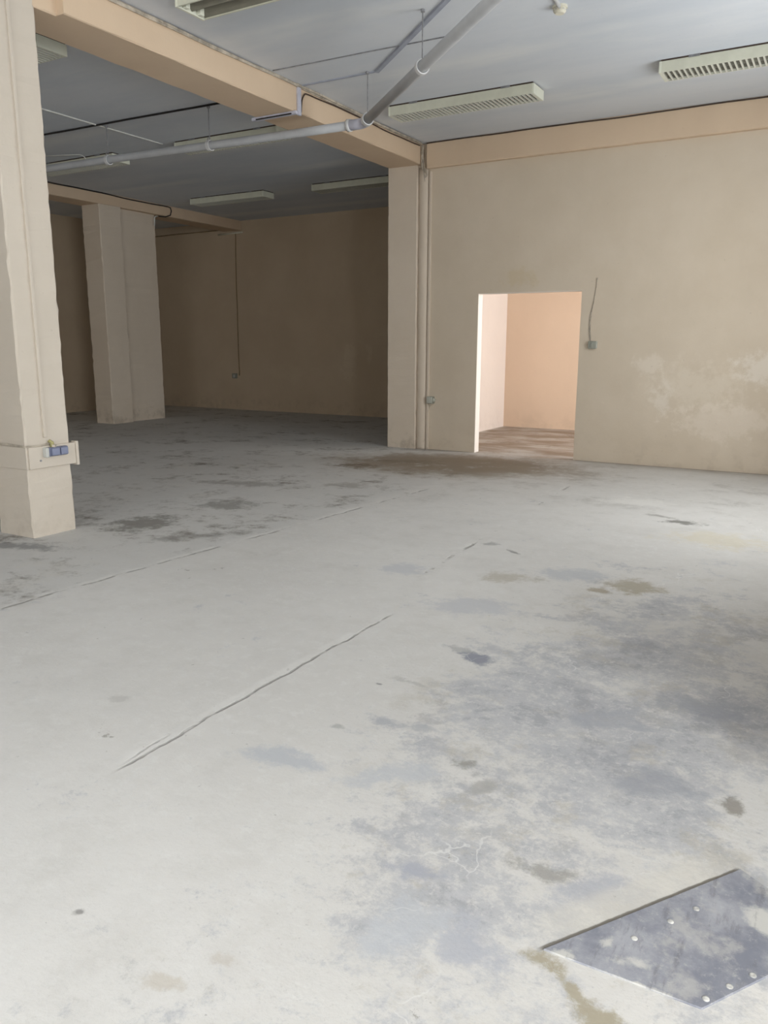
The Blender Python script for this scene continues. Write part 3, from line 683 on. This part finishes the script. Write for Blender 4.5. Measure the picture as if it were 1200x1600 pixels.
cable('wire_tuft', 'tangle of loose wires hanging in the corner at top of the plastered riser',
      [(bend([(-5.285, 10.155, ZC-0.03), (-5.285, 10.15, 3.95), (-5.275, 10.15, 3.84), (-5.25, 10.165, 3.78)], 0.03), 0.012),
       (bend([(-5.262, 10.155, ZC-0.03), (-5.27, 10.15, 3.98), (-5.245, 10.15, 3.83), (-5.215, 10.16, 3.76)], 0.03), 0.009),
       (bend([(-5.27, 10.155, 3.86), (-5.21, 10.14, 3.80), (-5.19, 10.15, 3.74), (-5.24, 10.155, 3.71)], 0.03), 0.006),
       (bend([(-5.26, 10.15, 3.82), (-5.23, 10.14, 3.72), (-5.20, 10.15, 3.77), (-5.18, 10.15, 3.82)], 0.02), 0.005),
       (bend([(-5.25, 10.15, 3.80), (-5.225, 10.135, 3.66)], 0.02), 0.005)], 'dirtycable', (-5.25, 10.15, 3.8), 'wires')

# painted conduit down the corner and its junction box
bm = NB(); box(bm, -5.205, -5.172, YD-0.026, YD+0.01, -0.002, 3.80); bevel_all(bm, 0.004, 1)
tag(obj('wall_conduit', bm, M['pillar2'], loc=(-5.19, YD, 0)), 'beige painted conduit rising from floor beside the plastered riser', 'conduit')
t = thing('junction_box', 'small grey-green junction box low on doorway wall beside the corner conduit', 'junction box', (-5.14, YD, 0.71))
bm = NB(); box(bm, -5.185, -5.085, YD-0.06, YD+0.004, 0.665, 0.765); bevel_all(bm, 0.005, 2); obj('body', bm, M['green'], t)
bm = NB(); box(bm, -5.180, -5.095, YD-0.068, YD-0.055, 0.670, 0.760); bevel_all(bm, 0.003, 1); obj('lid', bm, M['greenpale'], t)
bm = NB(); tube(bm, [(-5.085, YD-0.03, 0.715), (-5.06, YD-0.03, 0.715)], [0.028, 0.024], 12); obj('gland', bm, M['greenpale'], t)
bm = NB()
v = [bm.verts.new(p) for p in ((-5.175, YD-0.03, 0.668), (-5.095, YD-0.03, 0.668), (-5.15, YD-0.012, 0.60), (-5.175, YD+0.004, 0.668), (-5.095, YD+0.004, 0.668), (-5.15, YD+0.004, 0.60))]
for f in ((0,1,2), (3,5,4), (0,3,4,1), (1,4,5,2), (2,5,3,0)): bm.faces.new([v[i] for i in f])
obj('filler_lump', bm, M['pillar2'], t)

t = thing('light_switch', 'small grey-green surface switch on doorway wall right of the doorway', 'switch', (-2.845, YD, 1.495))
bm = NB(); box(bm, -2.892, -2.80, YD-0.045, YD+0.004, 1.448, 1.545); bevel_all(bm, 0.006, 2); obj('body', bm, M['green'], t)
bm = NB(); box(bm, -2.862, -2.83, YD-0.056, YD-0.042, 1.466, 1.527); bevel_all(bm, 0.003, 1); obj('rocker', bm, M['green'], t)
bm = NB(); box(bm, -2.800, -2.782, YD-0.03, YD+0.004, 1.455, 1.54); bevel_all(bm, 0.003, 1); obj('side_plate', bm, M['greenpale'], t)
cable('switch_cable', 'thin bare cable hanging down the wall to the switch right of the doorway',
      [([(-2.828, YD-0.012, 2.32), (-2.835, YD-0.006, 2.22), (-2.85, YD-0.006, 2.08), (-2.875, YD-0.007, 1.93), (-2.888, YD-0.007, 1.80), (-2.885, YD-0.007, 1.68), (-2.868, YD-0.007, 1.56), (-2.862, YD-0.008, 1.54)], 0.005),
       ([(-2.838, YD-0.005, 2.2), (-2.862, YD-0.005, 2.02), (-2.90, YD-0.005, 1.85), (-2.902, YD-0.005, 1.7), (-2.88, YD-0.006, 1.54)], 0.004)], 'dirtycable', (-2.86, YD, 1.9))

t = thing('light_switch', 'small round-edged beige switch low on the dark back wall below a thin cable', 'switch', (-12.27, YB, 0.77))
bm = NB(); box(bm, -12.33, -12.20, YB-0.04, YB+0.004, 0.715, 0.83); bevel_all(bm, 0.008, 2); obj('body', bm, M['green'], t)
bm = NB(); box(bm, -12.285, -12.235, YB-0.055, YB-0.038, 0.735, 0.80); bevel_all(bm, 0.004, 1); obj('rocker', bm, M['greyplastic'], t)
cable('back_wall_cable', 'brownish cable running down the dark back wall to the low switch',
      [(wavy((-12.11, YB-0.008, 3.92), (-12.14, YB-0.008, 0.78), 40, 0.012, 41, (1, 0, 0)), 0.010)], 'browncable', (-12.12, YB, 2))
cable('back_wall_conduit', 'pale short conduit on dark back wall just below the farther beam',
      [([(-12.6, YB-0.015, 3.90), (-11.9, YB-0.015, 3.915)], 0.018)], 'cream', (-12.2, YB, 3.9), 'conduit')
cable('back_wall_cable', 'dark cable along top of the dark back wall behind the farther beam',
      [(wavy((-14.75, YB-0.012, 3.98), (-12.6, YB-0.012, 4.0), 20, 0.006, 43), 0.012)], 'browncable', (-13.6, YB, 4))

# black cable on the farther beam
fx = -11.948
cable('beam_cable', 'black cable along the farther beam, dropping round it above the wall stub',
      [([tuple(p) for p in wavy((fx+0.008, 6.0, ZC-0.01), (fx+0.008, 12.10, ZC-0.02), 60, 0.012, 51)] +
        [(fx+0.01, 12.18, ZC-0.03), (fx+0.01, 12.20, ZC-0.09), (fx+0.01, 12.17, 3.99), (fx, 12.05, 3.945), (fx-0.01, 11.88, 3.935)], 0.011)], 'black', (fx, 10, ZC))
cable('stub_conduit', 'short pale cable end hanging at the top corner of the far wall stub',
      [(bend([(-12.0, 11.88, 3.94), (-12.0, 11.80, 3.92), (-12.0, 11.79, 3.75)], 0.04), 0.012)], 'whitecable', (-12.0, 11.8, 3.9), 'cable')

# ------------------------------------------------------------------ near pillar fittings
bm = NB(); box(bm, PX1-0.008, PX1+0.02, 3.982, 4.006, 0.78, ZB-0.002); bevel_all(bm, 0.003, 1)
tag(obj('pillar_conduit', bm, M['pillar'], loc=(PX1, 3.995, 0.8)), 'slim cream painted conduit running down the near pillar to its socket', 'conduit')
sx = PX1+0.022
t = thing('double_socket', 'grey-blue double socket with flap lids on board band of the near pillar', 'socket', (sx, 4.065, 0.667))
bm = NB(); box(bm, sx-0.004, sx+0.035, 3.975, 4.16, 0.632, 0.702); bevel_all(bm, 0.006, 2); obj('housing', bm, M['blue'], t)
for (ya, yb) in ((4.005, 4.075), (4.085, 4.152)):
    bm = NB(); box(bm, sx+0.032, sx+0.055, ya, yb, 0.638, 0.696); bevel_all(bm, 0.008, 3); l_ = obj('flap_lid', bm, M['bluelid'], t)
    bm = NB(); tube(bm, [(sx+0.05, ya+0.008, 0.697), (sx+0.05, yb-0.008, 0.697)], 0.006, 8); obj('hinge', bm, M['blue'], l_)
bm = NB(); box(bm, sx-0.004, sx+0.04, 3.955, 3.985, 0.628, 0.703); bevel_all(bm, 0.006, 2); obj('end_block', bm, M['greyplastic'], t)
t = thing('cable_gland', 'yellow plastic cable gland on top of the grey-blue socket', 'cable gland', (PX1+0.02, 4.035, 0.75))
bm = NB(); tube(bm, [(PX1+0.034, 4.035, 0.700), (PX1+0.030, 4.035, 0.735), (PX1+0.012, 4.025, 0.752)], [0.016, 0.018, 0.013], 12); obj('body', bm, M['yellow'], t, smooth=True)
bm = NB(); tube(bm, [(PX1+0.034, 4.045, 0.698), (PX1+0.034, 4.045, 0.722)], 0.024, 6); obj('nut', bm, M['dirtycable'], t)
cable('pillar_wire', 'thin twisted wires round the near pillar along top of its board band',
      [(bend([(PX0+0.01, PY0-0.012, 0.735), (-5.6, PY0-0.012, 0.728), (PX1+0.002, PY0-0.010, 0.719), (PX1+0.014, PY0+0.03, 0.718), (PX1+0.026, 3.93, 0.722), (PX1+0.03, 4.03, 0.735)], 0.02), 0.005),
       (bend([(PX0+0.01, PY0-0.010, 0.725), (-5.6, PY0-0.012, 0.735), (PX1+0.002, PY0-0.010, 0.726), (PX1+0.012, PY0+0.03, 0.728), (PX1+0.026, 3.95, 0.718)], 0.02), 0.004)], 'dirtycable', (PX1, PY0, 0.72))

# ------------------------------------------------------------------ smoke detector with its conduit
t = thing('smoke_detector', 'small round cream smoke detector on the ceiling above the doorway wall', 'smoke detector', (-2.305, 6.80, ZC))
bm = NB(); tube(bm, [(-2.305, 6.80, ZC+0.003), (-2.305, 6.80, ZC-0.018)], [0.062, 0.060], 28); obj('base', bm, M['cream'], t, smooth=False)
bm = NB(); tube(bm, [(-2.305, 6.80, ZC-0.016), (-2.305, 6.80, ZC-0.040), (-2.305, 6.80, ZC-0.055)], [0.052, 0.050, 0.036], 28); obj('head', bm, M['cream'], t)
bm = NB()
for k in range(10):
    a = 2*math.pi*k/10
    c_ = Vector((-2.305+0.0505*math.cos(a), 6.80+0.0505*math.sin(a), ZC-0.03))
    bmesh.ops.create_cube(bm, size=1, matrix=Matrix.Translation(c_) @ Matrix.Rotation(a, 4, 'Z') @ Matrix.Diagonal((0.004, 0.014, 0.010, 1)))
obj('vents', bm, M['greyplastic'], t)
bm = NB(); tube(bm, [(-2.30, 6.76, ZC-0.012), (-2.25, 6.35, ZC-0.014), (-2.15, 5.2, ZC-0.014), (-2.0, 3.6, ZC-0.014)], 0.018, 12)
tag(obj('detector_conduit', bm, M['lightsteel'], loc=(-2.2, 5.5, ZC), smooth=True), 'white round conduit on ceiling leading to the smoke detector', 'conduit')

# ------------------------------------------------------------------ steel hatch plate in the floor
A = Vector((-0.51, 1.692, 0)); B = Vector((-0.113, 2.284, 0)); C_ = Vector((-0.131, 1.700, 0)); D = Vector((0.144, 2.11, 0))
t = thing('floor_plate', 'worn blue-grey steel plate bolted over the floor at lower right', 'plate', (-0.18, 1.95, 0))
bm = NB(); th = 0.004
lo = [bm.verts.new(p+Vector((0, 0, -0.004))) for p in (A, C_, D, B)]; hi = [bm.verts.new(p+Vector((0, 0, th))) for p in (A, C_, D, B)]
bm.faces.new(lo[::-1]); bm.faces.new(hi)
for i in range(4): bm.faces.new((lo[i], lo[(i+1)%4], hi[(i+1)%4], hi[i]))
bevel_all(bm, 0.002, 1); obj('sheet', bm, M['plate'], t)
for (x, y) in ((-0.317, 1.845), (-0.248, 1.955), (-0.197, 2.04), (-0.04, 1.865), (-0.085, 1.80), (-0.128, 1.733)):
    bm = NB(); tube(bm, [(x, y, th-0.002), (x, y, th+0.0015), (x, y, th+0.0025)], [0.009, 0.008, 0.005], 12); obj('bolt', bm, M['bolt'], t)
